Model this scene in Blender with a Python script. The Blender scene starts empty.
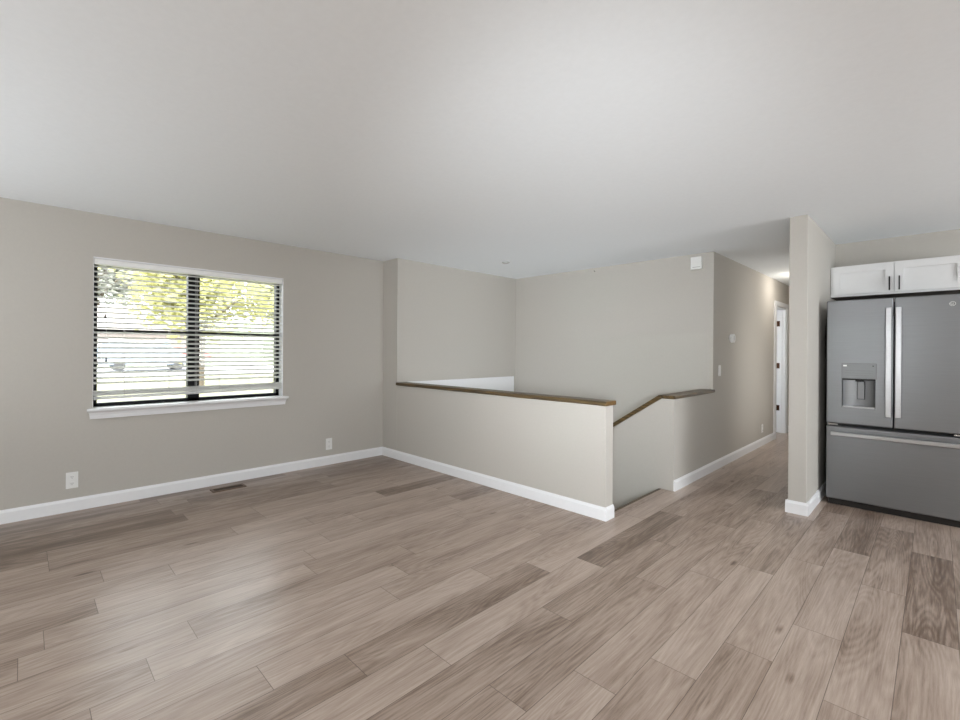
import bpy, bmesh, math, random
from mathutils import Vector, Matrix
random.seed(7)
R = math.radians
scn = bpy.context.scene
COL = scn.collection

# ------------------------------------------------------------------ camera
cam_d = bpy.data.cameras.new('camera')
cam = bpy.data.objects.new('camera', cam_d)
COL.objects.link(cam)
cam_d.sensor_width = 36.0
cam_d.lens = 36.0 * 456.83 / 960.0
cam_d.shift_y = -9.0 / 960.0
cam_d.clip_start = 0.05
cam_d.clip_end = 400
cam.location = (0, 0, 1.3166)
cam.rotation_euler = (R(90), R(-0.371), R(45))
scn.camera = cam

# ------------------------------------------------------------------ world, sun, area lights, exposure
world = bpy.data.worlds.new('sky')
scn.world = world
world.use_nodes = True
wn = world.node_tree.nodes
wl = world.node_tree.links
wn.clear()
wo = wn.new('ShaderNodeOutputWorld')
wb = wn.new('ShaderNodeBackground')
sky = wn.new('ShaderNodeTexSky')
sky.sky_type = 'HOSEK_WILKIE'
sky.turbidity = 5.0
sky.ground_albedo = 0.4
sky.sun_direction = Vector((0.55, -0.35, 0.75)).normalized()
mixw = wn.new('ShaderNodeMix')
mixw.data_type = 'RGBA'
mixw.inputs[0].default_value = 0.6
mixw.inputs[7].default_value = (1.0, 1.0, 1.0, 1)
wl.new(sky.outputs[0], mixw.inputs[6])
wl.new(mixw.outputs[2], wb.inputs[0])
wb.inputs[1].default_value = 13.0
wl.new(wb.outputs[0], wo.inputs[0])

def add_light(name, kind, loc, energy, color=(1, 1, 1), size=None, aim=None, spread=None):
    d = bpy.data.lights.new(name, kind)
    d.energy = energy
    d.color = color
    o = bpy.data.objects.new(name, d)
    COL.objects.link(o)
    o.location = loc
    if kind == 'AREA':
        d.shape = 'RECTANGLE'
        d.size, d.size_y = size
        if spread:
            d.spread = R(spread)
    if aim is not None:
        o.rotation_euler = Vector(aim).to_track_quat('-Z', 'Y').to_euler()
    return o

sun = add_light('sun', 'SUN', (20, -10, 30), 9, (1.0, 0.97, 0.9), aim=(-0.55, 0.35, -0.75))
sun.data.angle = R(1.0)
FILL_COOL = (0.92, 0.965, 1.0)  # cool tint shared by most of the added fill lights
add_light('rear_fill', 'AREA', (-2.9, -2.85, 1.35), 20, FILL_COOL, (2.0, 1.9), (0.1, 1, 0.0))  # added unseen fill before the solid rear wall, no window modelled
add_light('right_fill', 'AREA', (3.35, -0.8, 1.45), 68, FILL_COOL, (3.0, 1.6), (-1, 0.35, 0.0))  # added fill out of view on the right, the wall has no window
add_light('kitchen_fill', 'AREA', (3.3, 3.9, 1.5), 88, FILL_COOL, (1.8, 1.2), (-1, 0.0, 0.1))  # added unseen fill, brightens the partition side and kitchen ceiling
add_light('overhead_fill_front', 'AREA', (0.8, 1.7, 2.36), 8.5, (1.0, 0.99, 0.97), (0.9, 0.9), (-0.1, 0.1, -1))  # added overhead fill without a fixture, lifts low wall and floor
add_light('overhead_fill_rear', 'AREA', (1.2, -1.2, 2.36), 76, FILL_COOL, (1.2, 1.2), (0, 0, -1))  # added overhead fill behind the camera, no lamp there
add_light('upward_fill_left', 'AREA', (-3.3, -1.6, 0.8), 33, FILL_COOL, (2.4, 1.3), (0, 0.2, 1))  # added upward panel out of view, brightens the left ceiling
add_light('upward_fill_right', 'AREA', (2.6, 1.5, 0.8), 11, FILL_COOL, (1.5, 3.0), (0, 0, 1))  # added upward panel out of view, brightens the right ceiling
add_light('forward_fill', 'AREA', (0.3, -0.4, 1.25), 22, FILL_COOL, (0.4, 0.4), (-3.2, 5.0, 0.35), 60)  # added narrow fill aimed at the half wall and far ceiling
add_light('stairwell_fill', 'AREA', (-3.2, 4.4, -0.95), 23, FILL_COOL, (2.2, 1.6), (0, 0.0, 1))  # added upward panel hidden in the stairwell, lights its walls and ceiling
add_light('hall_side_fill', 'AREA', (-0.885, 7.4, 1.2), 12.5, (1.0, 0.98, 0.95), (2.2, 1.8), (-1, 0.08, 0.05))  # added fill on the partition's unseen face, evens out the hall wall
add_light('door_jamb_fill', 'AREA', (-2.9, 7.0, 1.4), 22, FILL_COOL, (1.0, 1.2), (0.5, 1, 0))  # added unseen fill behind the hall wall to whiten the door jamb

scn.view_settings.view_transform = 'Standard'
scn.view_settings.look = 'None'
scn.view_settings.gamma = 1.0
scn.view_settings.use_curve_mapping = False
scn.view_settings.exposure = 0.0
scn.cycles.max_bounces = 12
scn.cycles.diffuse_bounces = 8
scn.cycles.transparent_max_bounces = 12
scn.cycles.use_denoising = True
scn.cycles.sample_clamp_indirect = 4.0

# ------------------------------------------------------------------ materials
def lin(c):
    f = lambda v: v / 12.92 if v <= 0.04045 else ((v + 0.055) / 1.055) ** 2.4
    return tuple(f(x / 255.0) for x in c) + (1.0,)

class NT:
    """small helper around a material node tree"""
    def __init__(self, name):
        self.m = bpy.data.materials.new(name)
        self.m.use_nodes = True
        self.t = self.m.node_tree
        self.b = self.t.nodes['Principled BSDF']
        self.out = self.t.nodes['Material Output']
    def n(self, typ, **kw):
        nd = self.t.nodes.new('ShaderNode' + typ)
        for k, v in kw.items():
            setattr(nd, k, v)
        return nd
    def l(self, a, b):
        self.t.links.new(a, b)
    def math(self, op, a, b=None, c=None):
        nd = self.n('Math', operation=op)
        for i, v in enumerate((a, b, c)):
            if v is None:
                continue
            if isinstance(v, (int, float)):
                nd.inputs[i].default_value = v
            else:
                self.l(v, nd.inputs[i])
        return nd.outputs[0]
    def mix(self, fac, a, b, blend='MIX'):
        nd = self.n('Mix', data_type='RGBA', blend_type=blend)
        for i, v in ((0, fac), (6, a), (7, b)):
            if isinstance(v, (int, float)):
                nd.inputs[i].default_value = v
            elif isinstance(v, tuple):
                nd.inputs[i].default_value = v
            else:
                self.l(v, nd.inputs[i])
        return nd.outputs[2]
    def ramp(self, fac, stops):
        nd = self.n('ValToRGB')
        cr = nd.color_ramp
        while len(cr.elements) < len(stops):
            cr.elements.new(0.5)
        for e, (p, c) in zip(cr.elements, stops):
            e.position = p
            e.color = c
        self.l(fac, nd.inputs[0])
        return nd.outputs[0]

def plain(name, rgb, rough=0.5, metal=0.0, noise=0.03, scale=30.0, bump=0.0, spec=0.5):
    k = NT(name)
    tc = k.n('TexCoord')
    nz = k.n('TexNoise')
    nz.inputs['Scale'].default_value = scale
    nz.inputs['Detail'].default_value = 3
    k.l(tc.outputs['Object'], nz.inputs['Vector'])
    c = lin(rgb)
    lo = tuple(max(0, v * (1 - noise)) for v in c[:3]) + (1,)
    hi = tuple(min(1, v * (1 + noise)) for v in c[:3]) + (1,)
    k.l(k.ramp(nz.outputs['Fac'], [(0.3, lo), (0.7, hi)]), k.b.inputs['Base Color'])
    k.b.inputs['Roughness'].default_value = rough
    k.b.inputs['Metallic'].default_value = metal
    k.b.inputs['Specular IOR Level'].default_value = spec
    if bump:
        bp = k.n('Bump')
        bp.inputs['Strength'].default_value = bump
        bp.inputs['Distance'].default_value = 0.004
        k.l(nz.outputs['Fac'], bp.inputs['Height'])
        k.l(bp.outputs[0], k.b.inputs['Normal'])
    return k.m

M = {}
M['wall'] = plain('greige_wall_paint', (189, 185, 178), 0.85, noise=0.012, scale=60, bump=0.05, spec=0.3)
M['ceiling'] = plain('ceiling_paint', (237, 241, 244), 0.9, noise=0.01, scale=40, bump=0.08, spec=0.2)
M['trim'] = plain('white_trim_paint', (236, 237, 239), 0.45, noise=0.01)
M['plastic'] = plain('white_plastic', (232, 232, 230), 0.4, noise=0.01)
M['slot'] = plain('slot_black', (30, 30, 30), 0.6)
M['blind'] = plain('white_blind_rail', (240, 240, 238), 0.5, noise=0.01)
M['cord'] = plain('blind_cord', (225, 224, 220), 0.8)
M['tassel'] = plain('tassel_wood', (60, 52, 46), 0.5)
M['frame'] = plain('black_window_frame', (15, 16, 18), 0.5, noise=0.05, spec=0.2)
M['cabinet'] = plain('white_cabinet_lacquer', (232, 232, 232), 0.4, noise=0.008)
M['pull'] = plain('matte_black_metal', (16, 16, 16), 0.45, metal=0.4)
M['hinge'] = plain('bronze_hinge', (70, 42, 24), 0.4, metal=0.8)
M['fridge_case'] = plain('fridge_case_grey', (74, 72, 68), 0.5, noise=0.03)
M['gasket'] = plain('black_gasket', (14, 14, 14), 0.6)
M['kick'] = plain('dark_kick_plate', (26, 20, 16), 0.6)
M['concrete'] = plain('landing_tile', (150, 140, 130), 0.6, noise=0.08, scale=8)

def steel(name, rgb, rough, streak=0.06):
    k = NT(name)
    tc = k.n('TexCoord')
    mp = k.n('Mapping')
    mp.inputs['Scale'].default_value = (1.5, 1.5, 260)
    k.l(tc.outputs['Object'], mp.inputs['Vector'])
    nz = k.n('TexNoise')
    nz.inputs['Scale'].default_value = 3.0
    nz.inputs['Detail'].default_value = 4
    k.l(mp.outputs[0], nz.inputs['Vector'])
    c = lin(rgb)
    lo = tuple(v * (1 - streak) for v in c[:3]) + (1,)
    hi = tuple(min(1, v * (1 + streak)) for v in c[:3]) + (1,)
    k.l(k.ramp(nz.outputs['Fac'], [(0.3, lo), (0.7, hi)]), k.b.inputs['Base Color'])
    k.b.inputs['Metallic'].default_value = 1.0
    r = k.n('MapRange')
    r.inputs['To Min'].default_value = rough - 0.05
    r.inputs['To Max'].default_value = rough + 0.05
    k.l(nz.outputs['Fac'], r.inputs['Value'])
    k.l(r.outputs[0], k.b.inputs['Roughness'])
    bp = k.n('Bump')
    bp.inputs['Strength'].default_value = 0.3
    bp.inputs['Distance'].default_value = 0.001
    k.l(nz.outputs['Fac'], bp.inputs['Height'])
    k.l(bp.outputs[0], k.b.inputs['Normal'])
    return k.m
M['steel'] = steel('brushed_steel', (133, 134, 136), 0.40)
M['steel_bright'] = steel('handle_steel', (190, 191, 193), 0.3)
M['panel_steel'] = steel('dispenser_panel_steel', (124, 125, 126), 0.4)
M['nickel'] = plain('nickel', (200, 200, 200), 0.25, metal=1.0)

def wood_cap():
    k = NT('stained_wood_cap')
    tc = k.n('TexCoord')
    mp = k.n('Mapping')
    mp.inputs['Scale'].default_value = (3, 3, 40)
    uv = k.n('UVMap')
    k.l(tc.outputs['UV'], mp.inputs['Vector'])
    mp.inputs['Scale'].default_value = (2.0, 40.0, 1)
    nz = k.n('TexNoise')
    nz.inputs['Scale'].default_value = 2.0
    nz.inputs['Detail'].default_value = 6
    nz.inputs['Distortion'].default_value = 0.6
    k.l(mp.outputs[0], nz.inputs['Vector'])
    k.l(k.ramp(nz.outputs['Fac'], [(0.25, lin((44, 34, 20))), (0.5, lin((84, 68, 42))), (0.75, lin((124, 98, 56)))]), k.b.inputs['Base Color'])
    k.b.inputs['Roughness'].default_value = 0.35
    return k.m
M['cap'] = wood_cap()
M['endgrain'] = plain('wood_end_grain', (106, 80, 44), 0.5, noise=0.35, scale=120)

def floor_mat():
    """vinyl planks: UV.x runs across a plank, UV.y along it (metres); 'plank' holds (random, tone, width, length)"""
    k = NT('vinyl_plank_floor')
    uv = k.n('UVMap')
    uv.uv_map = 'plank_uv'
    sep = k.n('SeparateXYZ')
    k.l(uv.outputs[0], sep.inputs[0])
    at = k.n('Attribute')
    at.attribute_name = 'plank'
    sc = k.n('SeparateColor')
    k.l(at.outputs['Color'], sc.inputs[0])
    rnd, tone, wid = sc.outputs[0], sc.outputs[1], sc.outputs[2]
    ln = at.outputs['Alpha']
    off = k.math('MULTIPLY', rnd, 91.7)
    def vec(sx, sy):
        c = k.n('CombineXYZ')
        k.l(k.math('MULTIPLY_ADD', sep.outputs[0], sx, off), c.inputs[0])
        k.l(k.math('MULTIPLY_ADD', sep.outputs[1], sy, off), c.inputs[1])
        k.l(off, c.inputs[2])
        return c.outputs[0]
    def noise(v, scale, det, dist=0.0, rough=0.55):
        n = k.n('TexNoise')
        n.inputs['Scale'].default_value = scale
        n.inputs['Detail'].default_value = det
        n.inputs['Distortion'].default_value = dist
        n.inputs['Roughness'].default_value = rough
        k.l(v, n.inputs['Vector'])
        return n.outputs['Fac']
    broad = noise(vec(7.0, 1.1), 1.0, 3, 0.4)           # slow light and dark drifts along a plank
    fine = noise(vec(120.0, 4.5), 1.0, 5, 0.2, 0.8)     # pores and fine streaks
    mid = noise(vec(34.0, 1.8), 1.0, 4, 0.8)             # medium streaks
    # cathedral figure: rings of a stretched distance field
    fig = noise(vec(8.0, 0.7), 1.0, 1.0, 0.2, 0.4)
    rings = k.math('FRACT', k.math('MULTIPLY', fig, 22.0))
    rings = k.math('ABSOLUTE', k.math('SUBTRACT', rings, 0.5))
    # knots
    vo = k.n('TexVoronoi')
    vo.inputs['Scale'].default_value = 1.0
    k.l(vec(5.5, 1.7), vo.inputs['Vector'])
    knot = k.math('SUBTRACT', 1.0, k.math('MULTIPLY', vo.outputs['Distance'], 9.5))
    knot = k.math('MAXIMUM', knot, 0.0)
    vo_r = k.n('SeparateColor')
    k.l(vo.outputs['Color'], vo_r.inputs[0])
    knot = k.math('MULTIPLY', knot, k.math('GREATER_THAN', vo_r.outputs[0], 0.5))
    v = k.math('MULTIPLY_ADD', broad, 0.55, 0.0)
    v = k.math('MULTIPLY_ADD', mid, 0.30, v)
    v = k.math('MULTIPLY_ADD', fine, 0.62, v)
    v = k.math('MULTIPLY_ADD', rings, 0.20, v)
    v = k.math('MULTIPLY_ADD', rnd, 0.10, v)
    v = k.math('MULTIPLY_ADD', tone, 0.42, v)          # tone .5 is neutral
    v = k.math('MULTIPLY_ADD', knot, -0.40, v)
    col = k.ramp(k.math('SUBTRACT', v, 0.46), [(0.12, lin((70, 55, 44))), (0.36, lin((117, 99, 86))), (0.56, lin((160, 142, 129))), (0.88, lin((194, 178, 166)))])
    # seams
    e1 = k.math('MINIMUM', sep.outputs[0], k.math('SUBTRACT', wid, sep.outputs[0]))
    e2 = k.math('MINIMUM', sep.outputs[1], k.math('SUBTRACT', k.math('MULTIPLY', ln, 2.0), sep.outputs[1]))
    ed = k.math('MINIMUM', e1, e2)
    seam = k.math('LESS_THAN', ed, 0.0013)
    col = k.mix(k.math('MULTIPLY', seam, 0.75), col, lin((74, 60, 50)))
    k.l(col, k.b.inputs['Base Color'])
    ro = k.math('MULTIPLY_ADD', fine, 0.14, 0.25)
    k.l(ro, k.b.inputs['Roughness'])
    k.b.inputs['Specular IOR Level'].default_value = 0.45
    bp = k.n('Bump')
    bp.inputs['Strength'].default_value = 0.12
    bp.inputs['Distance'].default_value = 0.002
    k.l(k.math('SUBTRACT', k.math('MULTIPLY', fine, 0.5), seam), bp.inputs['Height'])
    k.l(bp.outputs[0], k.b.inputs['Normal'])
    return k.m
M['floor'] = floor_mat()

def glass():
    k = NT('thin_window_glass')
    k.t.nodes.remove(k.b)
    tr = k.n('BsdfTransparent')
    tr.inputs[0].default_value = (0.96, 0.98, 0.97, 1)
    gl = k.n('BsdfGlossy')
    gl.inputs['Roughness'].default_value = 0.02
    fr = k.n('Fresnel')
    fr.inputs[0].default_value = 1.45
    mx = k.n('MixShader')
    k.l(fr.outputs[0], mx.inputs[0])
    k.l(tr.outputs[0], mx.inputs[1])
    k.l(gl.outputs[0], mx.inputs[2])
    k.l(mx.outputs[0], k.out.inputs[0])
    return k.m
M['glass'] = glass()

def slat_mat():
    """white vinyl slat that lets a little daylight through"""
    k = NT('white_vinyl_slat')
    k.b.inputs['Base Color'].default_value = lin((242, 242, 240))
    k.b.inputs['Roughness'].default_value = 0.5
    t = k.n('BsdfTranslucent')
    t.inputs[0].default_value = lin((240, 240, 240))
    mx = k.n('MixShader')
    mx.inputs[0].default_value = 0.6
    k.l(k.b.outputs[0], mx.inputs[1])
    k.l(t.outputs[0], mx.inputs[2])
    k.l(mx.outputs[0], k.out.inputs[0])
    return k.m
M['slat'] = slat_mat()

def lamp_mat():
    k = NT('lamp_glass')
    k.b.inputs['Base Color'].default_value = (0.9, 0.88, 0.84, 1)
    k.b.inputs['Emission Color'].default_value = (1.0, 0.92, 0.82, 1)
    k.b.inputs['Emission Strength'].default_value = 2.5
    return k.m
M['lamp'] = lamp_mat()

def leaf_mat(name, a, b, trans=0.5):
    k = NT(name)
    tc = k.n('TexCoord')
    nz = k.n('TexNoise')
    nz.inputs['Scale'].default_value = 1.3
    nz.inputs['Detail'].default_value = 4
    k.l(tc.outputs['Object'], nz.inputs['Vector'])
    c = k.ramp(nz.outputs['Fac'], [(0.35, lin(a)), (0.65, lin(b))])
    k.l(c, k.b.inputs['Base Color'])
    k.b.inputs['Roughness'].default_value = 0.7
    t = k.n('BsdfTranslucent')
    k.l(c, t.inputs[0])
    mx = k.n('MixShader')
    mx.inputs[0].default_value = trans
    k.l(k.b.outputs[0], mx.inputs[1])
    k.l(t.outputs[0], mx.inputs[2])
    k.l(mx.outputs[0], k.out.inputs[0])
    return k.m
M['leaf_yellow'] = leaf_mat('spring_leaves', (162, 162, 112), (186, 182, 130))
M['leaf_grey'] = leaf_mat('grey_green_leaves', (166, 168, 160), (188, 188, 180))
M['leaf_mid'] = leaf_mat('pale_green_leaves', (146, 148, 112), (168, 166, 134))
M['grass'] = plain('lawn_grass', (128, 128, 98), 0.9, noise=0.25, scale=2.0)
M['grass_far'] = plain('shaded_lawn_grass', (112, 120, 98), 0.9, noise=0.2, scale=0.6)  # shade on the far slope put into a darker grass colour
M['asphalt'] = plain('pale_asphalt', (168, 168, 172), 0.9, noise=0.05, scale=4)
M['bark'] = plain('bark', (86, 76, 64), 0.9, noise=0.2, scale=6)
M['siding'] = plain('pale_siding', (150, 140, 136), 0.8, noise=0.03, scale=3)
M['shingle'] = plain('pale_shingle', (150, 142, 140), 0.9, noise=0.08, scale=5)
M['van'] = plain('white_car_paint', (128, 136, 152), 0.3, noise=0.01)
M['car_red'] = plain('red_car_paint', (190, 80, 76), 0.3, noise=0.02)
M['car_blue'] = plain('grey_blue_car_paint', (120, 134, 156), 0.3, noise=0.02)
M['tyre'] = plain('tyre_rubber', (60, 60, 62), 0.8)
M['car_glass'] = plain('car_window', (110, 118, 130), 0.15)

# ------------------------------------------------------------------ mesh helpers
def bm_box(bm, x0, x1, y0, y1, z0, z1):
    vs = [bm.verts.new((x, y, z)) for x in (x0, x1) for y in (y0, y1) for z in (z0, z1)]
    fs = ((0, 1, 3, 2), (4, 6, 7, 5), (0, 4, 5, 1), (2, 3, 7, 6), (0, 2, 6, 4), (1, 5, 7, 3))
    faces = [bm.faces.new([vs[i] for i in f]) for f in fs]
    return vs, faces

def bm_prism(bm, pts, axis, a0, a1):
    """extrude a 2-D outline along axis 0/1/2 from a0 to a1"""
    def P(p, a):
        if axis == 0:
            return (a, p[0], p[1])
        if axis == 1:
            return (p[0], a, p[1])
        return (p[0], p[1], a)
    A = [bm.verts.new(P(p, a0)) for p in pts]
    B = [bm.verts.new(P(p, a1)) for p in pts]
    n = len(pts)
    bm.faces.new(A)
    bm.faces.new(B[::-1])
    for i in range(n):
        bm.faces.new((A[i], B[i], B[(i + 1) % n], A[(i + 1) % n]))

def bm_cyl(bm, c, r, h, axis=2, seg=24, r2=None):
    r2 = r if r2 is None else r2
    rot = {2: Matrix.Identity(4), 0: Matrix.Rotation(R(90), 4, 'Y'), 1: Matrix.Rotation(R(-90), 4, 'X')}[axis]
    bmesh.ops.create_cone(bm, cap_ends=True, segments=seg, radius1=r, radius2=r2, depth=h, matrix=Matrix.Translation(c) @ rot)

def bm_tube(bm, pts, r, seg=8):
    pts = [Vector(p) for p in pts]
    rings = []
    for i, p in enumerate(pts):
        d = (pts[min(i + 1, len(pts) - 1)] - pts[max(i - 1, 0)]).normalized()
        up = Vector((0, 0, 1)) if abs(d.z) < 0.9 else Vector((1, 0, 0))
        a = d.cross(up).normalized()
        b = d.cross(a)
        rr = r[i] if isinstance(r, (list, tuple)) else r
        rings.append([bm.verts.new(p + a * rr * math.cos(t) + b * rr * math.sin(t)) for t in [2 * math.pi * k / seg for k in range(seg)]])
    for i in range(len(rings) - 1):
        for k in range(seg):
            bm.faces.new((rings[i][k], rings[i][(k + 1) % seg], rings[i + 1][(k + 1) % seg], rings[i + 1][k]))
    bm.faces.new(rings[0][::-1])
    bm.faces.new(rings[-1])

def bevel_all(bm, w, seg=2):
    bmesh.ops.bevel(bm, geom=list(bm.edges), offset=w, segments=seg, affect='EDGES', profile=0.5, clamp_overlap=True)

def finish(name, bm, mat, parent=None, smooth=False):
    bmesh.ops.recalc_face_normals(bm, faces=list(bm.faces))
    me = bpy.data.meshes.new(name)
    bm.to_mesh(me)
    bm.free()
    mats = mat if isinstance(mat, (list, tuple)) else [mat]
    for m in mats:
        me.materials.append(m)
    if smooth:
        me.shade_smooth()
    o = bpy.data.objects.new(name, me)
    COL.objects.link(o)
    if parent is not None:
        o.parent = parent
        base = parent.matrix_world if parent.parent is None else parent.parent.matrix_basis @ parent.matrix_basis
        o.matrix_parent_inverse = Matrix.Identity(4)
        off = Vector((0, 0, 0))
        p = parent
        while p is not None:
            off += p.location
            p = p.parent
        me.transform(Matrix.Translation(-off))
    return o

def box(name, x0, x1, y0, y1, z0, z1, mat, parent=None, bevel=0.0, seg=2):
    bm = bmesh.new()
    bm_box(bm, min(x0, x1), max(x0, x1), min(y0, y1), max(y0, y1), min(z0, z1), max(z0, z1))
    if bevel:
        bevel_all(bm, bevel, seg)
    return finish(name, bm, mat, parent)

def thing(name, label, cat, loc=(0, 0, 0), group=None):
    o = bpy.data.objects.new(name, None)
    o.empty_display_size = 0.05
    COL.objects.link(o)
    o.location = loc
    o['label'] = label
    o['category'] = cat
    if group:
        o['group'] = group
    return o

def tag(o, label, cat, group=None):
    o['label'] = label
    o['category'] = cat
    if group:
        o['group'] = group
    return o

def struct(o, label=None):
    o['kind'] = 'structure'
    if label:
        o['label'] = label
    return o

def uv_along(o):
    """UV: x runs along the longest axis of the mesh, y across it"""
    me = o.data
    uv = me.uv_layers.new(name='UVMap')
    d = [max(v.co[i] for v in me.vertices) - min(v.co[i] for v in me.vertices) for i in range(3)]
    ax = d.index(max(d))
    ot = [i for i in range(3) if i != ax]
    for lp in me.loops:
        c = me.vertices[lp.vertex_index].co
        uv.data[lp.index].uv = (c[ax], c[ot[0]] + 0.7 * c[ot[1]])

# ------------------------------------------------------------------ main dimensions
CZ = 2.44                       # ceiling
XL, XS, YJ, YB, XH = -4.944, -4.64, 3.215, 5.424, -1.758
YR = 4.358                      # stair divider face
YP, XP0, XP1, YK = 4.488, -0.868, -0.742, 5.941
YE = 9.08                       # hall end
XE = -1.823                     # free end of the front half wall
XF = -1.87                      # floor edge at the stair head
WY0, WY1, WZ0, WZ1 = 0.408, 1.966, 0.82, 2.08   # window opening
LZ = -1.16                      # entry landing level
XR, YREAR = 3.5, -3.0

# ------------------------------------------------------------------ room shell
def floor():
    bm = bmesh.new()
    uvl = bm.loops.layers.uv.new('plank_uv')
    at = bm.verts.layers.float_color.new('plank')
    W, L, B0 = 0.1885, 1.235, 0.077
    joints = {0: 2.95, 1: 2.155, 2: 2.652, 3: 2.263, 4: 1.916, 5: 1.615, 6: 1.306, 7: 1.896, 8: 2.508, 9: 0.989, 10: 0.692,
              11: 0.178, 12: 0.375, 13: 0.568, 14: 2.46, 15: 0.072, 16: 0.27, 17: 0.633, 19: 2.322, 20: 1.35, 21: 0.114, 22: 0.907, 23: 2.094}
    tones = {(0, 0): .06, (0, 1): .42, (1, 1): .22, (1, 0): .62, (2, 0): .62, (2, 1): .20, (3, 0): .60, (3, 1): .42, (6, 0): .24, (7, -1): .30, (8, 0): .05, (8, -1): .60,
             (9, 0): .12, (9, 1): .58, (5, 0): .66, (4, 0): .60, (6, -1): .52, (5, -1): .55, (8, -2): .6, (10, 0): .62, (3, -1): .55, (1, -1): .55, (2, -1): .6, (0, -1): .58, (4, 1): .45,
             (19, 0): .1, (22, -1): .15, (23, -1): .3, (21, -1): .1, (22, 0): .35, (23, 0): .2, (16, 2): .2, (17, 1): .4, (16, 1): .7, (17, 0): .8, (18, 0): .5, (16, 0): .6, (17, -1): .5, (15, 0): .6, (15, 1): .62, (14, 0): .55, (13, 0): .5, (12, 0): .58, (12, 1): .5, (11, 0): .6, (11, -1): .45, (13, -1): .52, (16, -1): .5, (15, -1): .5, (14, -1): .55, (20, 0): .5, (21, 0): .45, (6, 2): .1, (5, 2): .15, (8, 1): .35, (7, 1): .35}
    rnd = random.Random(3)
    for k in range(-19, 28):
        x1 = B0 - k * W
        x0 = x1 - W
        ph = joints.get(k, rnd.uniform(0, L))
        n0 = int(math.floor((YREAR - ph) / L)) - 1
        for j in range(n0, n0 + 13):
            y0, y1 = ph + j * L, ph + (j + 1) * L
            tone = tones.get((k, j), (0.5 if k < 22 else 0.22) + rnd.uniform(-0.18, 0.16))  # rows beside the window wall painted darker, where floor glare is missing
            rv = rnd.random()
            # clip to the room; the stair opening is cut away
            for (cx0, cx1, cy1) in ((XL, XF, YJ + 0.06), (XF, XR, YE + 0.1)):
                a0, a1 = max(x0, cx0), min(x1, cx1)
                b0, b1 = max(y0, YREAR), min(y1, cy1)
                if a1 - a0 < 0.002 or b1 - b0 < 0.002:
                    continue
                vs = []
                for (x, y) in ((a0, b0), (a1, b0), (a1, b1), (a0, b1)):
                    v = bm.verts.new((x, y, 0.0))
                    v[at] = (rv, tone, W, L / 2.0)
                    vs.append(v)
                f = bm.faces.new(vs)
                for lp in f.loops:
                    lp[uvl].uv = (lp.vert.co.x - x0, lp.vert.co.y - y0)
    me = bpy.data.meshes.new('floor')
    bm.to_mesh(me)
    bm.free()
    me.materials.append(M['floor'])
    o = bpy.data.objects.new('floor', me)
    COL.objects.link(o)
    return struct(o)
floor()
bm = bmesh.new()                # floor structure below the planks, open at the stair
bm_box(bm, XL - .2, XF, YREAR - .1, YJ + 0.10, -0.25, -0.004)
bm_box(bm, XF, XR + .1, YREAR - .1, YE + .15, -0.25, -0.004)
bm_box(bm, -3.7, XF, YB + .13, YE + .15, -0.25, -0.004)
struct(finish('floor_joists', bm, M['fridge_case']))
struct(box('stair_nosing', XF - 0.03, XF, YJ + 0.118, YR - 0.001, -0.03, 0.001, M['cap'], bevel=0.006)).name = 'trim_1'

struct(box('ceiling', XL - .2, XR + .1, YREAR - .1, YE + .15, CZ, CZ + 0.12, M['ceiling']))

bm = bmesh.new()                # left wall with the window opening
bm_box(bm, XL - .18, XL, YREAR - .1, WY0, -0.2, CZ)
bm_box(bm, XL - .18, XL, WY1, YJ, -0.2, CZ)
bm_box(bm, XL - .18, XL, WY0, WY1, -0.2, WZ0 - 0.02)
bm_box(bm, XL - .18, XL, WY0, WY1, WZ1, CZ)
struct(finish('wall_left', bm, M['wall']))
struct(box('wall_stairwell_left', XL - .18, XS, YJ, YB + .12, LZ - .1, CZ, M['wall']))
struct(box('wall_back', XS, XH - .12, YB, YB + .12, LZ - .1, CZ, M['wall']))
bm = bmesh.new()                # hall wall with the door opening
DY0, DY1, DZ = 8.19, 8.86, 2.045
bm_box(bm, XH - .12, XH, YB, DY0, -0.2, CZ)
bm_box(bm, XH - .12, XH, DY1, YE, -0.2, CZ)
bm_box(bm, XH - .12, XH, DY0, DY1, DZ, CZ)
struct(finish('wall_hall', bm, M['wall']))
struct(box('wall_hall_end', -3.7, XR, YE, YE + .12, -0.2, CZ, M['wall']))
struct(box('wall_bedroom', -3.7, -3.6, YB + .12, YE, -0.2, CZ, M['wall']))
struct(box('wall_partition', XP0, XP1, YP, YE, -0.0, CZ, M['wall'], bevel=0.004))
struct(box('wall_kitchen', XP1, XR, YK, YK + .12, -0.2, CZ, M['wall']))
struct(box('wall_right', XR, XR + .1, YREAR - .1, YK + .12, -0.2, CZ, M['wall']))
struct(box('wall_rear', XL, XR, YREAR - .1, YREAR, -0.2, CZ, M['wall']))

# half walls and the stair
HZ = 0.893
struct(box('wall_half_front', XS, XE, YJ, YJ + 0.115, LZ - .1, HZ, M['wall'], bevel=0.003))
bm = bmesh.new()
bm_prism(bm, [(XH, LZ - .1), (XH, 0.872), (-1.872, 0.872), (-3.45, 0.872 - 1.578 * 0.667 - 0.004), (-3.45, LZ - .1)], 1, YR, YR + 0.112)
bm_box(bm, XH - 0.112, XH, YR + 0.112, YB, LZ - .1, 0.872)
struct(finish('wall_half_stair', bm, M['wall']))
bm = bmesh.new()                # steps down to the entry landing
for i in range(5):
    bm_box(bm, XF - 0.26 * (i + 1), XF - 0.26 * i, YJ + 0.116, YR - 0.002, LZ - .1, -0.193 * (i + 1))
struct(finish('stair_steps', bm, M['concrete'])).name = 'stairs'
struct(box('floor_landing', XS, XF - 1.3, YJ + 0.116, YB, LZ - .1, LZ, M['concrete']))
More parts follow.
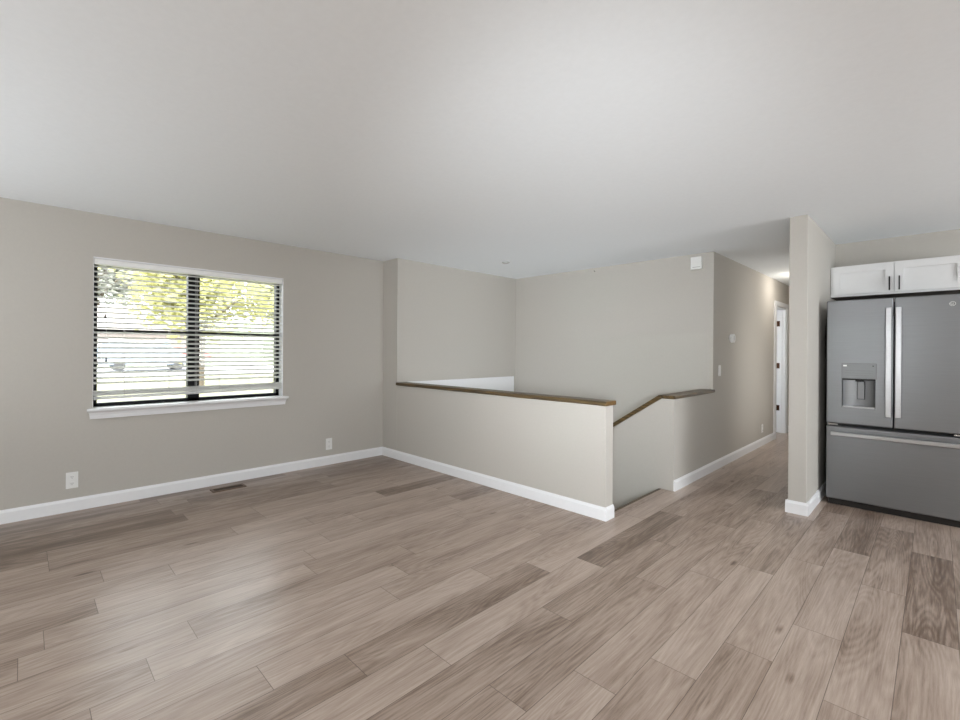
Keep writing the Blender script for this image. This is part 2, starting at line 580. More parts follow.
struct(box('floor_lower', XF - 1.3, XH - .115, YR + 0.113, YB, LZ - .1, LZ, M['concrete']))

def cap_board(name, x0, x1, y0, y1, z0, z1):
    o = box(name, x0, x1, y0, y1, z0, z1, M['cap'], bevel=0.008, seg=3)
    uv_along(o)
    return struct(o)
c1 = cap_board('trim_2', XS, XE + 0.018, YJ - 0.022, YJ + 0.135, HZ, HZ + 0.036)
c1.data.materials.append(M['endgrain'])
for f in c1.data.polygons:
    if f.normal.x > 0.7:
        f.material_index = 1
c2 = cap_board('trim_3', XH - 0.134, XH + 0.02, YR - 0.02, YB + 0.018, 0.872, 0.905)
bm = bmesh.new()                # sloping hand rail board
zs = lambda x: 0.872 + (x + 1.872) * 0.667
bm_prism(bm, [(-1.88, 0.866), (-1.88, 0.905), (-1.895, 0.903), (-3.47, zs(-3.47) + 0.036), (-3.47, zs(-3.47)), (-1.895, zs(-1.895))], 1, YR - 0.02, YR + 0.132)
c3 = finish('trim_4', bm, M['cap'])
uv_along(c3)
struct(c3)

# baseboards
def baseboard(name, runs):
    """runs: (axis, fixed face coordinate, outward sign, from, to); profile with an eased top"""
    bm = bmesh.new()
    t, h = 0.016, 0.102
    for axis, c, s, a, b in runs:
        prof = [(c, 0.0), (c + s * t, 0.0), (c + s * t, h - 0.02), (c + s * t * 0.55, h - 0.006), (c + s * t * 0.4, h), (c, h)]
        bm_prism(bm, prof, axis, a, b)
    return struct(finish(name, bm, M['trim']))
baseboard('baseboard_left', [(1, XL, 1, YREAR, YJ)])
baseboard('baseboard_half_wall', [(0, YJ, -1, XL + .016, XE + 0.016), (1, XE, 1, YJ - 0.0, YJ + 0.115)])
baseboard('baseboard_hall', [(1, XH, 1, YR, 8.085), (1, XH, 1, 8.965, YE)])
baseboard('baseboard_hall_end', [(0, YE, -1, XH, XP0)])
baseboard('baseboard_partition', [(0, YP, -1, XP0 - 0.016, XP1 + 0.016), (1, XP1, 1, YP, YK), (1, XP0, -1, YP, YE)])

# ------------------------------------------------------------------ window 1
def window():
    root = bpy.data.objects.new('window_1', None)
    COL.objects.link(root)
    root.location = (XL, (WY0 + WY1) / 2, WZ0)
    struct(root)
    # white reveal around the opening
    bm = bmesh.new()
    for b in ((WY0, WY0 + 0.004, WZ0, WZ1), (WY1 - 0.006, WY1, WZ0, WZ1), (WY0, WY1, WZ1 - 0.012, WZ1)):
        bm_box(bm, XL - 0.17, XL - 0.002, b[0], b[1], b[2], b[3])
    finish('window_reveal', bm, M['trim'], root)
    # black outer frame, centre post and meeting rails
    xa, xb = XL - 0.165, XL - 0.095
    iy0, iy1, iz0, iz1 = WY0 + 0.004, WY1 - 0.006, WZ0, WZ1 - 0.012
    pm = (1.108, 1.204)
    bm = bmesh.new()
    bm_box(bm, xa, xb, iy0, iy0 + 0.032, iz0, iz1)
    bm_box(bm, xa, xb, iy1 - 0.032, iy1, iz0, iz1)
    bm_box(bm, xa, xb, iy0, iy1, iz0, iz0 + 0.032)
    bm_box(bm, xa, xb, iy0, iy1, iz1 - 0.04, iz1)
    bm_box(bm, xa, xb, pm[0], pm[1], iz0, iz1)
    finish('window_frame', bm, M['frame'], root)
    for (a, b) in ((iy0 + 0.032, pm[0]), (pm[1], iy1 - 0.032)):
        bm = bmesh.new()
        bm_box(bm, xa + 0.005, xb - 0.012, a, b, 1.451, 1.484)
        finish('meeting_rail', bm, M['frame'], root)
        for (z0, z1) in ((iz0 + 0.032, 1.451), (1.484, iz1 - 0.04)):
            box('pane', xa + 0.03, xa + 0.034, a, b, z0, z1, M['glass'], root)
    # stool and apron in one moulded board with returned ends
    bm = bmesh.new()
    y0, y1 = WY0 - 0.04, WY1 + 0.04
    prof = [(0.0, 0.822), (0.058, 0.822), (0.060, 0.806), (0.052, 0.797), (0.036, 0.786), (0.026, 0.764), (0.020, 0.733), (0.0, 0.733)]
    A = [bm.verts.new((XL + p, y0 + (0.060 - p) * 0.55, z)) for p, z in prof]
    B = [bm.verts.new((XL + p, y1 - (0.060 - p) * 0.55, z)) for p, z in prof]
    bm.faces.new(A)
    bm.faces.new(B[::-1])
    for i in range(len(prof)):
        bm.faces.new((A[i], B[i], B[(i + 1) % len(prof)], A[(i + 1) % len(prof)]))
    bm_box(bm, XL - 0.165, XL, WY0, WY1, WZ0 - 0.022, WZ0 + 0.002)
    finish('window_sill', bm, M['trim'], root)
window()

def blind():
    y0, y1 = WY0 + 0.008, WY1 - 0.012
    xc = XL - 0.045
    root = thing('window_blind', 'white horizontal slat blind hanging open inside the window frame', 'blind', (xc, (y0 + y1) / 2, WZ0 + 0.03))
    box('headrail', xc - 0.032, xc + 0.036, y0 - 0.002, y1 + 0.002, 2.022, 2.066, M['blind'], root, bevel=0.003)
    def slat(z, roll, dz=0.0):
        bm = bmesh.new()
        n = 6
        top, bot = [], []
        for i in range(n + 1):
            t = (i / n - 0.5)
            x = t * 0.05
            zz = 0.006 * (1 - 4 * t * t)
            cx = x * math.cos(roll) - zz * math.sin(roll)
            cz = x * math.sin(roll) + zz * math.cos(roll)
            top.append((xc + cx, z + cz + 0.0022))
            bot.append((xc + cx, z + cz - 0.0022))
        pts = top + bot[::-1]
        A = [bm.verts.new((p[0], y0, p[1] + dz)) for p in pts]
        B = [bm.verts.new((p[0], y1, p[1] - dz)) for p in pts]
        bm.faces.new(A)
        bm.faces.new(B[::-1])
        for i in range(len(pts)):
            bm.faces.new((A[i], B[i], B[(i + 1) % len(pts)], A[(i + 1) % len(pts)]))
        return finish('slat', bm, M['slat'], root)
    z = 2.003
    while z > 1.0:
        slat(z, R(-13))
        z -= 0.0425
    for i, zz in enumerate((0.957, 0.944, 0.934, 0.926)):
        slat(zz, R(-4), -0.003)
    bm = bmesh.new()
    bm_box(bm, xc - 0.026, xc + 0.026, y0, y1, 0.893, 0.917)
    bevel_all(bm, 0.003)
    bmesh.ops.rotate(bm, cent=(xc, (y0 + y1) / 2, 0.905), matrix=Matrix.Rotation(R(0.4), 3, 'X'), verts=list(bm.verts))
    finish('bottom_rail', bm, M['slat'], root)
    for yy in (0.62, 0.95, 1.165, 1.36, 1.64, 1.86):
        bm = bmesh.new()
        for dx in (-0.027, 0.027):
            bm_tube(bm, [(xc + dx, yy, 0.90), (xc + dx, yy, 2.03)], 0.0012, 5)
        finish('ladder_cord', bm, M['cord'], root)
    for zz, yy in ((1.605, 0.487), (1.235, 0.495)):
        bm = bmesh.new()
        bm_tube(bm, [(xc + 0.036, yy, zz), (xc + 0.036, yy, 2.03)], 0.0012, 5)
        p = finish('pull_cord', bm, M['cord'], root)
        bm = bmesh.new()
        bm_cyl(bm, (xc + 0.036, yy, zz - 0.014), 0.008, 0.034, 2, 12, 0.004)
        finish('tassel', bm, M['tassel'], p)
blind()

# ------------------------------------------------------------------ doors
def hall_door():
    root = bpy.data.objects.new('door_1', None)
    COL.objects.link(root)
    root.location = (XH, (DY0 + DY1) / 2, 0)
    struct(root)
    bm = bmesh.new()
    c = 0.105
    bm_box(bm, XH, XH + 0.018, DY0 - c, DY0 - 0.005, 0, DZ + c * 0.68)
    bm_box(bm, XH, XH + 0.018, DY1 + 0.005, DY1 + c, 0, DZ + c * 0.68)
    bm_box(bm, XH, XH + 0.018, DY0 - 0.005, DY1 + 0.005, DZ + 0.005, DZ + c * 0.68)
    finish('door_casing', bm, M['trim'], root)
    bm = bmesh.new()
    bm_box(bm, XH - 0.122, XH + 0.002, DY0, DY0 + 0.018, 0, DZ)
    bm_box(bm, XH - 0.122, XH + 0.002, DY1 - 0.018, DY1, 0, DZ)
    bm_box(bm, XH - 0.122, XH + 0.002, DY0, DY1, DZ - 0.018, DZ)
    bm_box(bm, XH - 0.075, XH - 0.045, DY1 - 0.030, DY1 - 0.018, 0, DZ - 0.018)
    bm_box(bm, XH - 0.075, XH - 0.045, DY0 + 0.018, DY0 + 0.030, 0, DZ - 0.018)
    finish('door_jamb', bm, M['trim'], root)
    bm = bmesh.new()
    bm_box(bm, XH - 0.80, XH - 0.135, DY1 - 0.056, DY1 - 0.022, 0.012, DZ - 0.022)
    for (a, b) in ((0.12, 0.95), (1.12, 1.9)):
        for (p, q) in ((-0.72, -0.5), (-0.43, -0.21)):
            bm_box(bm, XH + p, XH + q, DY1 - 0.059, DY1 - 0.055, a, b)
    d = finish('door_slab', bm, M['trim'], root)
    for z in (1.80, 1.105, 0.41):
        bm = bmesh.new()
        bm_box(bm, XH - 0.125, XH - 0.078, DY1 - 0.022, DY1 - 0.017, z - 0.045, z + 0.045)
        bm_cyl(bm, (XH - 0.128, DY1 - 0.024, z), 0.008, 0.094, 2, 12)
        finish('hinge', bm, M['hinge'], root)
hall_door()

def entry_door():
    root = bpy.data.objects.new('door_2', None)
    COL.objects.link(root)
    root.location = (XS, 4.3, LZ)
    struct(root)
    y0, y1, zt = 3.37, 5.366, 0.93
    bm = bmesh.new()
    bm_box(bm, XS, XS + 0.02, y0, y0 + 0.09, LZ, zt)
    bm_box(bm, XS, XS + 0.02, y1 - 0.09, y1, LZ, zt)
    bm_box(bm, XS, XS + 0.02, y0 + 0.09, y1 - 0.09, zt - 0.22, zt)
    finish('door_casing', bm, M['trim'], root)
    s = box('door_slab', XS, XS + 0.012, 3.86, 4.86, LZ + 0.01, zt - 0.22, M['trim'], root)
    bm = bmesh.new()
    for (a, b) in ((3.46, 3.86), (4.86, y1 - 0.09)):
        bm_box(bm, XS, XS + 0.010, a, b, LZ, zt - 0.22)
    finish('sidelight_panel', bm, M['trim'], root)
    bm = bmesh.new()
    bmesh.ops.create_uvsphere(bm, u_segments=16, v_segments=10, radius=0.03, matrix=Matrix.Translation((XS + 0.06, 3.94, LZ + 0.95)))
    bm_cyl(bm, (XS + 0.03, 3.94, LZ + 0.95), 0.012, 0.05, 0, 12)
    finish('door_knob', bm, M['nickel'], s)
entry_door()

# ------------------------------------------------------------------ refrigerator
def plate_hole(name, x0, x1, z0, z1, hx0, hx1, hz0, hz1, y0, y1, mat, parent, bevel):
    """slab facing -Y at y0, back at y1, with a rectangular through hole"""
    bm = bmesh.new()
    O = [(x0, z0), (x1, z0), (x1, z1), (x0, z1)]
    I = [(hx0, hz0), (hx1, hz0), (hx1, hz1), (hx0, hz1)]
    fo = [bm.verts.new((x, y0, z)) for x, z in O]
    fi = [bm.verts.new((x, y0, z)) for x, z in I]
    bo = [bm.verts.new((x, y1, z)) for x, z in O]
    bi = [bm.verts.new((x, y1, z)) for x, z in I]
    for i in range(4):
        j = (i + 1) % 4
        bm.faces.new((fo[i], fo[j], fi[j], fi[i]))
        bm.faces.new((bo[i], bi[i], bi[j], bo[j]))
        bm.faces.new((fo[i], bo[i], bo[j], fo[j]))
        bm.faces.new((fi[i], fi[j], bi[j], bi[i]))
    outer = [e for e in bm.edges if all(v in fo for v in e.verts)] + [e for e in bm.edges if (e.verts[0] in fo and e.verts[1] in bo) or (e.verts[1] in fo and e.verts[0] in bo)]
    bmesh.ops.bevel(bm, geom=outer, offset=bevel, segments=3, affect='EDGES', profile=0.5)
    return finish(name, bm, mat, parent)

def fridge():
    F = 4.98
    x0, x1 = -0.683, 0.19
    root = thing('refrigerator', 'stainless steel french door refrigerator with bottom freezer drawer beside the grey partition wall', 'refrigerator', ((x0 + x1) / 2, 5.4, 0))
    box('body', x0 + 0.012, x1 - 0.012, F + 0.085, 5.86, 0.02, 1.745, M['fridge_case'], root, bevel=0.006)
    box('gasket', x0 + 0.02, x1 - 0.02, F + 0.0605, F + 0.09, 0.07, 1.74, M['gasket'], root)
    kp = box('kick_plate', x0 + 0.01, x1 - 0.01, F + 0.045, F + 0.1, 0.0, 0.055, M['kick'], root)
    dl = plate_hole('door', x0, -0.2505, 0.712, 1.772, -0.576, -0.357, 0.857, 1.101, F, F + 0.06, M['steel'], root, 0.007)
    dr = box('door', -0.243, x1, F, F + 0.06, 0.712, 1.772, M['steel'], root, bevel=0.007, seg=3)
    fz = box('freezer_drawer', x0, x1, F, F + 0.06, 0.058, 0.686, M['steel'], root, bevel=0.007, seg=3)
    # bar handles on stand-offs
    def bar(parent, a0, a1, z0, z1, vertical=True):
        bm = bmesh.new()
        bm_box(bm, a0, a1, F - 0.058, F - 0.038, z0, z1)
        bevel_all(bm, 0.004)
        if vertical:
            for z in (z0 + 0.05, z1 - 0.05):
                bm_box(bm, a0 + 0.006, a1 - 0.006, F - 0.042, F, z - 0.02, z + 0.02)
        else:
            for x in (a0 + 0.05, a1 - 0.05):
                bm_box(bm, x - 0.02, x + 0.02, F - 0.042, F, z0 + 0.006, z1 - 0.006)
        return finish('handle', bm, M['steel_bright'], parent)
    bar(dl, -0.294, -0.2585, 0.803, 1.69)
    bar(dr, -0.235, -0.1985, 0.803, 1.69)
    bar(fz, -0.645, 0.155, 0.612, 0.643, False)
    # water and ice dispenser
    box('panel_seam', -0.5775, -0.3505, F - 0.0012, F + 0.001, 1.1015, 1.2325, M['fridge_case'], dl)
    pn = box('control_panel', -0.576, -0.352, F - 0.0025, F + 0.002, 1.103, 1.231, M['panel_steel'], dl, bevel=0.001)
    box('display', -0.568, -0.543, F - 0.0035, F - 0.002, 1.206, 1.218, M['plastic'], dl)
    bm = bmesh.new()
    for i in range(3):
        bm_box(bm, -0.556, -0.373, F - 0.0032, F - 0.0024, 1.130 + i * 0.020, 1.131 + i * 0.020)
    bm_cyl(bm, (-0.372, F - 0.003, 1.212), 0.006, 0.002, 1, 16)
    finish('panel_markings', bm, M['fridge_case'], dl)
    bm = bmesh.new()
    N = 20
    hx0, hx1 = -0.576, -0.357
    pts = []
    for i in range(N + 1):
        a = math.pi * i / N
        x = (hx0 + hx1) / 2 - (hx1 - hx0) / 2 * math.cos(a)
        y = F + 0.008 + 0.046 * math.sin(a) ** 0.7
        pts.append((x, y))
    A = [bm.verts.new((x, y, 0.857)) for x, y in pts]
    B = [bm.verts.new((x, y, 1.101)) for x, y in pts]
    for i in range(N):
        bm.faces.new((A[i], A[i + 1], B[i + 1], B[i]))
    bm.faces.new(A + [bm.verts.new((hx1, F + 0.002, 0.857)), bm.verts.new((hx0, F + 0.002, 0.857))])
    finish('dispenser_recess', bm, M['panel_steel'], dl, smooth=False)
    box('drip_tray', hx0 + 0.004, hx1 - 0.004, F - 0.006, F + 0.04, 0.857, 0.868, M['steel_bright'], dl, bevel=0.002)
    bm = bmesh.new()
    bm_box(bm, hx0 + 0.002, hx1 - 0.002, F + 0.006, F + 0.05, 1.092, 1.101)
    bm_box(bm, -0.487, -0.433, F + 0.004, F + 0.046, 1.079, 1.094)
    finish('nozzle', bm, M['gasket'], dl)
    bm = bmesh.new()
    bm_box(bm, -0.478, -0.428, F + 0.040, F + 0.046, 0.928, 1.078)
    finish('paddle_surround', bm, M['gasket'], dl)
    bm = bmesh.new()
    bm_box(bm, -0.4755, -0.4305, F + 0.032, F + 0.042, 0.931, 1.076)
    bevel_all(bm, 0.002)
    finish('dispenser_paddle', bm, M['panel_steel'], dl)
    # hinge brackets in the gap under the doors
    for x in (x0 + 0.05, x1 - 0.05):
        box('hinge_bracket', x - 0.045, x + 0.03, F + 0.012, F + 0.06, 0.694, 0.706, M['nickel'], root, bevel=0.002)
    # round badge: ring and entwined script letters
    bx, bz = 0.083, 1.699
    bm = bmesh.new()
    bm_cyl(bm, (bx, F - 0.001, bz), 0.0175, 0.004, 1, 32)
    bd = finish('badge', bm, M['panel_steel'], dr)
    bm = bmesh.new()
    ring = [(bx + 0.016 * math.cos(t), F - 0.0035, bz + 0.016 * math.sin(t)) for t in [2 * math.pi * i / 32 for i in range(33)]]
    bm_tube(bm, ring, 0.0013, 6)
    def arc(cx, cz, r, a0, a1, sx=1.0):
        return [(bx + cx + sx * r * math.cos(R(a0 + (a1 - a0) * i / 14)), F - 0.0035, bz + cz + r * math.sin(R(a0 + (a1 - a0) * i / 14))) for i in range(15)]
    bm_tube(bm, arc(-0.005, 0.000, 0.0075, 50, 330, 0.75), 0.0010, 6)
    bm_tube(bm, arc(-0.002, -0.003, 0.0035, 90, 300, 1.0), 0.0009, 6)
    bm_tube(bm, arc(0.006, 0.0035, 0.0042, 60, 270, 0.9), 0.0010, 6)
    bm_tube(bm, arc(0.006, -0.0042, 0.0045, 90, 310, 0.9), 0.0010, 6)
    finish('badge_letters', bm, M['plastic'], bd)
fridge()

# ------------------------------------------------------------------ cabinet over the refrigerator
def cabinet():
    F = 5.6
    x0, x1, z0, z1 = XP1 + 0.003, 0.20, 1.862, 2.156
    root = thing('wall_cabinet', 'white two door shaker cabinet mounted above the refrigerator', 'cabinet', ((x0 + x1) / 2, 5.78, z0))
    box('body', x0, x1, F, YK - 0.001, z0, z1, M['cabinet'], root, bevel=0.0015)
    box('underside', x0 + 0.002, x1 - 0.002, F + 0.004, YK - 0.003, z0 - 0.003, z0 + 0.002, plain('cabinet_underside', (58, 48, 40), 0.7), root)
    def door(a, b, hx):
        bm = bmesh.new()
        c, d = z0 + 0.018, z1 - 0.012
        s = 0.058
        y0, y1 = F - 0.021, F - 0.001
        bm_box(bm, a, a + s, y0, y1, c, d)
        bm_box(bm, b - s, b, y0, y1, c, d)
        bm_box(bm, a + s, b - s, y0, y1, c, c + s)
        bm_box(bm, a + s, b - s, y0, y1, d - s, d)
        bm_box(bm, a + s, b - s, y0 + 0.014, y1, c + s, d - s)
        dd = finish('door', bm, M['cabinet'], root)
        bm = bmesh.new()
        bm_box(bm, hx - 0.005, hx + 0.005, y0 - 0.034, y0 - 0.024, 1.893, 2.018)
        for z in (1.910, 2.000):
            bm_box(bm, hx - 0.004, hx + 0.004, y0 - 0.026, y0, z - 0.004, z + 0.004)
        bevel_all(bm, 0.001, 1)
        finish('handle', bm, M['pull'], dd)
    door(x0 + 0.022, -0.2785, -0.307)
    door(-0.2735, x1 - 0.022, -0.241)
cabinet()

# ------------------------------------------------------------------ small fittings
def outlet(label, axis_face, y, z, w=0.074, h=0.122, group='wall outlets'):
    root = thing('wall_outlet', label, 'outlet', (axis_face, y, z - h / 2), group)
    box('cover_plate', axis_face, axis_face + 0.006, y - w / 2, y + w / 2, z - h / 2, z + h / 2, M['plastic'], root, bevel=0.002)
    for s in (-1, 1):
        bm = bmesh.new()
        bm_cyl(bm, (axis_face + 0.007, y, z + s * 0.027), 0.0165, 0.004, 0, 20)
        r = finish('receptacle', bm, M['plastic'], root)
        bm = bmesh.new()
        for dy in (-0.006, 0.006):
            bm_box(bm, axis_face + 0.0085, axis_face + 0.0095, y + dy - 0.0011, y + dy + 0.0011, z + s * 0.027 - 0.001, z + s * 0.027 + 0.007)
        bm_cyl(bm, (axis_face + 0.009, y, z + s * 0.027 - 0.008), 0.0024, 0.001, 0, 10)
        finish('socket_holes', bm, M['slot'], r)
outlet('white duplex outlet on the left wall below and left of the window', XL, 0.284, 0.250, 0.076, 0.130)
outlet('white duplex outlet on the left wall near the corner right of the window', XL, 2.492, 0.236, 0.076, 0.130)
outlet('small white outlet low on the hallway wall just before the door', XH, 7.457, 0.24, 0.076, 0.118)

def switch():
    y, z = 5.632, 1.11
    root = thing('light_switch', 'white light switch on the hallway wall near its corner', 'switch', (XH, y, z - 0.06))
    box('cover_plate', XH, XH + 0.006, y - 0.037, y + 0.037, z - 0.062, z + 0.062, M['plastic'], root, bevel=0.002)
    bm = bmesh.new()
    bm_prism(bm, [(XH + 0.005, z - 0.034), (XH + 0.009, z - 0.034), (XH + 0.013, z + 0.034), (XH + 0.005, z + 0.034)], 1, y - 0.017, y + 0.017)
    finish('rocker', bm, M['plastic'], root)
switch()

def thermostat():
    y, z = 6.02, 1.489
    root = thing('thermostat', 'round white thermostat on the hallway wall above the light switch', 'thermostat', (XH, y, z - 0.05))
    bm = bmesh.new()
    bm_cyl(bm, (XH + 0.004, y, z), 0.045, 0.016, 0, 32)
    finish('wall_plate', bm, M['plastic'], root)
    bm = bmesh.new()
    bm_cyl(bm, (XH + 0.025, y, z), 0.054, 0.036, 0, 32)
    bevel_all(bm, 0.003)
    bd = finish('dial', bm, M['plastic'], root)
    bm = bmesh.new()
    bm_cyl(bm, (XH + 0.0435, y, z), 0.030, 0.001, 0, 24)
    finish('screen', bm, plain('thermostat_screen', (205, 206, 208), 0.3), bd)
thermostat()

def chime():
    x0, x1, z0, z1 = -1.99, -1.872, 2.256, 2.398
    root = thing('door_chime', 'square white door chime box high on the stairwell back wall near the ceiling', 'chime', ((x0 + x1) / 2, YB, z0))
    box('base', x0 + 0.006, x1 - 0.006, YB - 0.022, YB, z0 + 0.006, z1 - 0.006, M['plastic'], root)
    c = box('cover', x0, x1, YB - 0.052, YB - 0.016, z0, z1, M['plastic'], root, bevel=0.005)
    box('slot', x0 + 0.022, x1 - 0.012, YB - 0.0535, YB - 0.051, z0 + 0.022, z0 + 0.027, plain('chime_slot', (150, 150, 148), 0.5), c)
chime()

bm = bmesh.new()
bm_cyl(bm, (0, 0, -0.004), 0.05, 0.008, 2, 32)
bm_cyl(bm, (0, 0, -0.012), 0.036, 0.010, 2, 32)
o = finish('ceiling_plate', bm, plain('grey_plate', (186, 186, 184), 0.5))
o.location = (-3.85, 4.30, CZ)
tag(o, 'small round grey plate on the ceiling over the stairwell corner', 'ceiling plate')

bm = bmesh.new()
bm_tube(bm, [(0, 0, 0), (0, -0.018, 0.004), (0, -0.022, 0.014)], 0.004, 8)
o = finish('wall_hook', bm, M['pull'])
o.location = (-3.25, YB, 2.392)
tag(o, 'tiny dark hook high on the stairwell back wall under the ceiling', 'hook')

def vent():
    x0, x1, y0, y1 = -4.80, -4.685, 1.238, 1.525
    root = thing('floor_vent', 'narrow brown floor register in the planks below the window', 'vent', ((x0 + x1) / 2, (y0 + y1) / 2, 0))
    br = plain('bronze_register', (112, 92, 76), 0.5, metal=0.2)
    bm = bmesh.new()
    w = 0.022
    bm_box(bm, x0, x0 + w, y0, y1, 0, 0.006)
    bm_box(bm, x1 - w, x1, y0, y1, 0, 0.006)
    bm_box(bm, x0 + w, x1 - w, y0, y0 + w, 0, 0.006)
    bm_box(bm, x0 + w, x1 - w, y1 - w, y1, 0, 0.006)
    bm_box(bm, (x0 + x1) / 2 - 0.003, (x0 + x1) / 2 + 0.003, y0 + w, y1 - w, 0, 0.004)
    finish('rim', bm, br, root)
    box('duct_opening', x0 + w, x1 - w, y0 + w, y1 - w, 0.0004, 0.0012, M['slot'], root)
    bm = bmesh.new()
    n = 20
    for i in range(n):
        y = y0 + w + (y1 - y0 - 2 * w) * (i + 0.5) / n
        bm_box(bm, x0 + w, x1 - w, y - 0.0015, y + 0.0015, 0.001, 0.0035)
    finish('louvre', bm, M['kick'], root)
vent()

def hall_lamp():
    c = (-1.335, 7.8)
    root = thing('ceiling_lamp', 'lit flush ceiling lamp in the hallway beyond the partition', 'lamp', (c[0], c[1], CZ))
    bm = bmesh.new()
    bm_cyl(bm, (c[0], c[1], CZ - 0.012), 0.165, 0.024, 2, 40)
    finish('base', bm, M['plastic'], root)
    bm = bmesh.new()
    bmesh.ops.create_uvsphere(bm, u_segments=32, v_segments=16, radius=0.15, matrix=Matrix.Translation((c[0], c[1], CZ - 0.022)) @ Matrix.Diagonal((1, 1, 0.42, 1)))
    bmesh.ops.delete(bm, geom=[v for v in bm.verts if v.co.z > CZ - 0.02], context='VERTS')
    finish('shade', bm, M['lamp'], root, smooth=True)
    l = add_light('bulb', 'POINT', (0, 0, -0.16), 10, (1.0, 0.93, 0.84))
    l.data.shadow_soft_size = 0.08
    l.parent = root
hall_lamp()

# ------------------------------------------------------------------ outside, seen through the window
def ground():
    prof = [(-5.3, -1.25), (-16, -1.15), (-28, -0.95), (-36, -0.50)]
    road = [(-36, -0.48), (-40, -0.22), (-45, -0.15)]
    far = [(-45, -0.17), (-58, 0.35), (-80, 2.5), (-130, 9)]
    def sheet(name, pr, mat, y0=-40, y1=90):
        bm = bmesh.new()
        rows = []
        ys = [y0 + (y1 - y0) * i / 30 for i in range(31)]
        for x, z in pr:
            rows.append([bm.verts.new((x, y, z + 0.06 * math.sin(y * 0.35 + x))) for y in ys])
        for a, b in zip(rows, rows[1:]):
            for i in range(30):
                bm.faces.new((a[i], a[i + 1], b[i + 1], b[i]))
        return struct(finish(name, bm, mat))
    sheet('lawn_near', prof, M['grass'])
    sheet('street', road, M['asphalt'])
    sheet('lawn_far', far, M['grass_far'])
ground()

def tree(x, y, z, h, r, mat, label, n=1500, ls=0.3, rz=0.8, seed=1):
    rn = random.Random(seed)
    root = thing('tree', label, 'tree', (x, y, z), 'trees outside the window')
    bm = bmesh.new()
    bm_tube(bm, [(x, y, z), (x + 0.1, y + 0.1, z + h * 0.3), (x - 0.1, y + 0.15, z + h * 0.6), (x, y, z + h * 0.85)], [h * 0.035, h * 0.026, h * 0.018, h * 0.006], 8)
    for i in range(7):
        a = rn.uniform(0, 6.28)
        zz = z + h * rn.uniform(0.3, 0.65)
        bm_tube(bm, [(x, y, zz), (x + math.cos(a) * r * 0.4, y + math.sin(a) * r * 0.4, zz + h * 0.12), (x + math.cos(a) * r * 0.8, y + math.sin(a) * r * 0.8, zz + h * 0.2)], [h * 0.014, h * 0.008, h * 0.003], 6)
    finish('trunk', bm, M['bark'], root)
    bm = bmesh.new()
    cl = []
    for i in range(26):
        v = Vector((rn.gauss(0, 1), rn.gauss(0, 1), rn.gauss(0, 1))).normalized() * rn.uniform(0.35, 1.0)
        cl.append((x + v.x * r * 0.8, y + v.y * r * 0.8, z + h * 0.62 + v.z * r * rz * 0.8))
    for i in range(n):
        c = rn.choice(cl)
        p = Vector(c) + Vector((rn.gauss(0, 1), rn.gauss(0, 1), rn.gauss(0, 0.8))) * r * 0.17
        q = Matrix.Rotation(rn.uniform(0, 6.28), 3, 'Z') @ Matrix.Rotation(rn.uniform(0, 6.28), 3, 'X')
        s = ls * rn.uniform(0.6, 1.3)
        vs = [bm.verts.new(p + q @ Vector(k)) for k in ((-s, 0, 0), (0, -s * 0.55, 0), (s, 0, s * 0.1), (0, s * 0.55, 0))]
        bm.faces.new(vs)
    finish('crown', bm, mat, root)

tree(-27.5, 6.5, -0.95, 9.0, 4.0, M['leaf_yellow'], 'yellow green tree outside nearest the window, behind the centre post', 6500, 0.17, 0.85, 2)
tree(-35.0, 14.2, -0.5, 9.4, 3.7, M['leaf_mid'], 'pale green tree outside seen through the right half of the window', 5500, 0.18, 0.9, 5)
tree(-66.0, 5.6, 1.0, 14.0, 5.0, M['leaf_grey'], 'grey green tree outside rising at the left edge of the window', 4200, 0.36, 0.95, 8)
tree(-79.0, 15.0, 2.2, 15.5, 6.4, M['leaf_grey'], 'grey green tree outside behind the pale house roof', 4200, 0.42, 0.9, 9)
tree(-66.0, 25.5, 1.0, 13.0, 6.0, M['leaf_mid'], 'distant pale tree outside low at the right side of the window', 4200, 0.36, 0.95, 12)

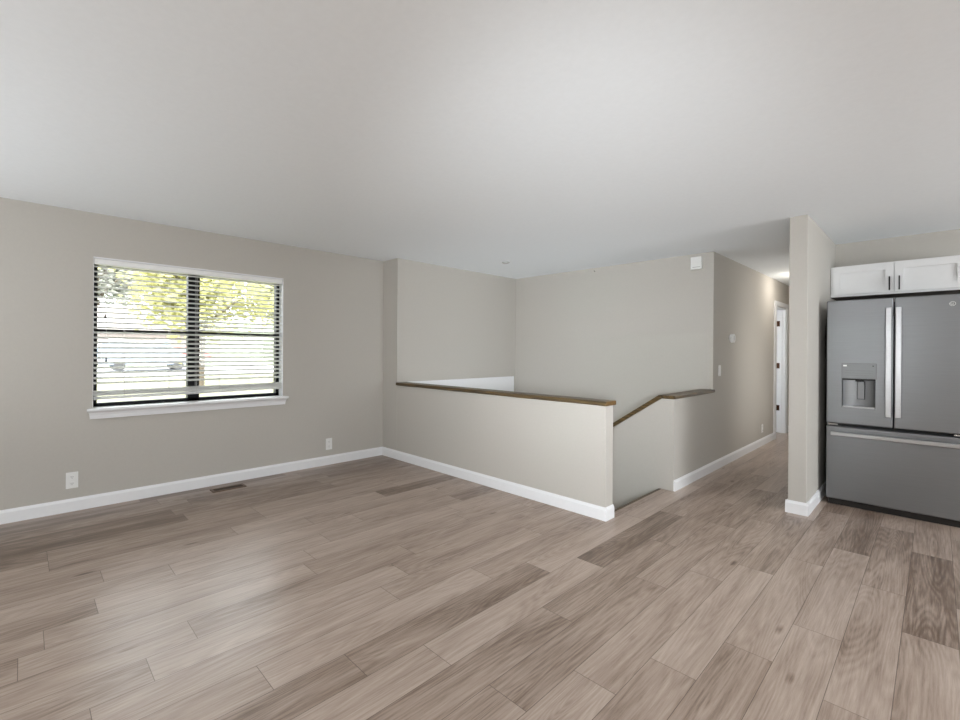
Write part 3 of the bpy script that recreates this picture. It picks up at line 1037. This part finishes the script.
def house():
    x0, x1, y0, y1, z0 = -60, -52.5, 1.0, 12.0, 0.1
    root = thing('house', 'pale house across the street seen through the left half of the window', 'house', ((x0 + x1) / 2, (y0 + y1) / 2, z0))
    box('wall', x0, x1, y0, y1, z0, 3.0, M['siding'], root)
    bm = bmesh.new()
    bm_prism(bm, [(x1 + 0.6, 2.9), (x1 + 0.6, 3.05), ((x0 + x1) / 2, 5.4), (x0 - 0.6, 3.05), (x0 - 0.6, 2.9)], 1, y0 - 0.5, y1 + 0.5)
    finish('roof', bm, M['shingle'], root)
    for yy in (3.0, 6.0, 9.5):
        w = box('window', x1, x1 + 0.05, yy - 0.6, yy + 0.6, 1.0, 2.2, M['trim'], root)
        box('pane', x1 + 0.05, x1 + 0.06, yy - 0.5, yy + 0.5, 1.1, 2.1, M['car_glass'], w)
house()

def car(name, label, cat, x, y, z, L, W, H, mat, van=False):
    root = thing(name, label, cat, (x, y, z), None if van else 'cars parked outside')
    def P(u, v):
        return (y + (u - 0.5) * L, z + v * H)
    if van:
        prof = [(0.0, .2), (0.0, .92), (.03, 1.0), (.66, 1.0), (.72, .97), (.83, .60), (.97, .50), (1.0, .42), (1.0, .2)]
        glass = [(.70, .93), (.80, .60), (.64, .60), (.60, .93)]
    else:
        prof = [(0.0, .22), (0.0, .56), (.12, .64), (.24, .97), (.32, 1.0), (.55, 1.0), (.70, .64), (.95, .56), (1.0, .45), (1.0, .22)]
        glass = [(.26, .93), (.55, .94), (.66, .66), (.18, .66)]
    bm = bmesh.new()
    bm_prism(bm, [P(*p) for p in prof], 0, x - W / 2, x + W / 2)
    bevel_all(bm, 0.05, 2)
    finish('body', bm, mat, root)
    bm = bmesh.new()
    bm_prism(bm, [P(*p) for p in glass], 0, x - W / 2 - 0.01, x + W / 2 + 0.01)
    finish('window', bm, M['car_glass'], root)
    for u in (0.18, 0.82):
        for s in (-1, 1):
            bm = bmesh.new()
            bm_cyl(bm, (x + s * (W / 2 - 0.1), P(u, 0)[0], z + 0.33), 0.33, 0.24, 0, 20)
            finish('wheel', bm, M['tyre'], root)
car('van', 'white van parked outside on the street behind the blind', 'van', -40.0, 6.3, -0.20, 5.3, 2.0, 1.98, M['van'], True)
car('car', 'red car parked outside in front of the pale house', 'car', -49.0, 10.3, 0.12, 4.3, 1.75, 1.4, M['car_red'])
car('car', 'grey blue car parked outside just left of the red car', 'car', -49.0, 4.6, 0.12, 4.3, 1.75, 1.4, M['car_blue'])
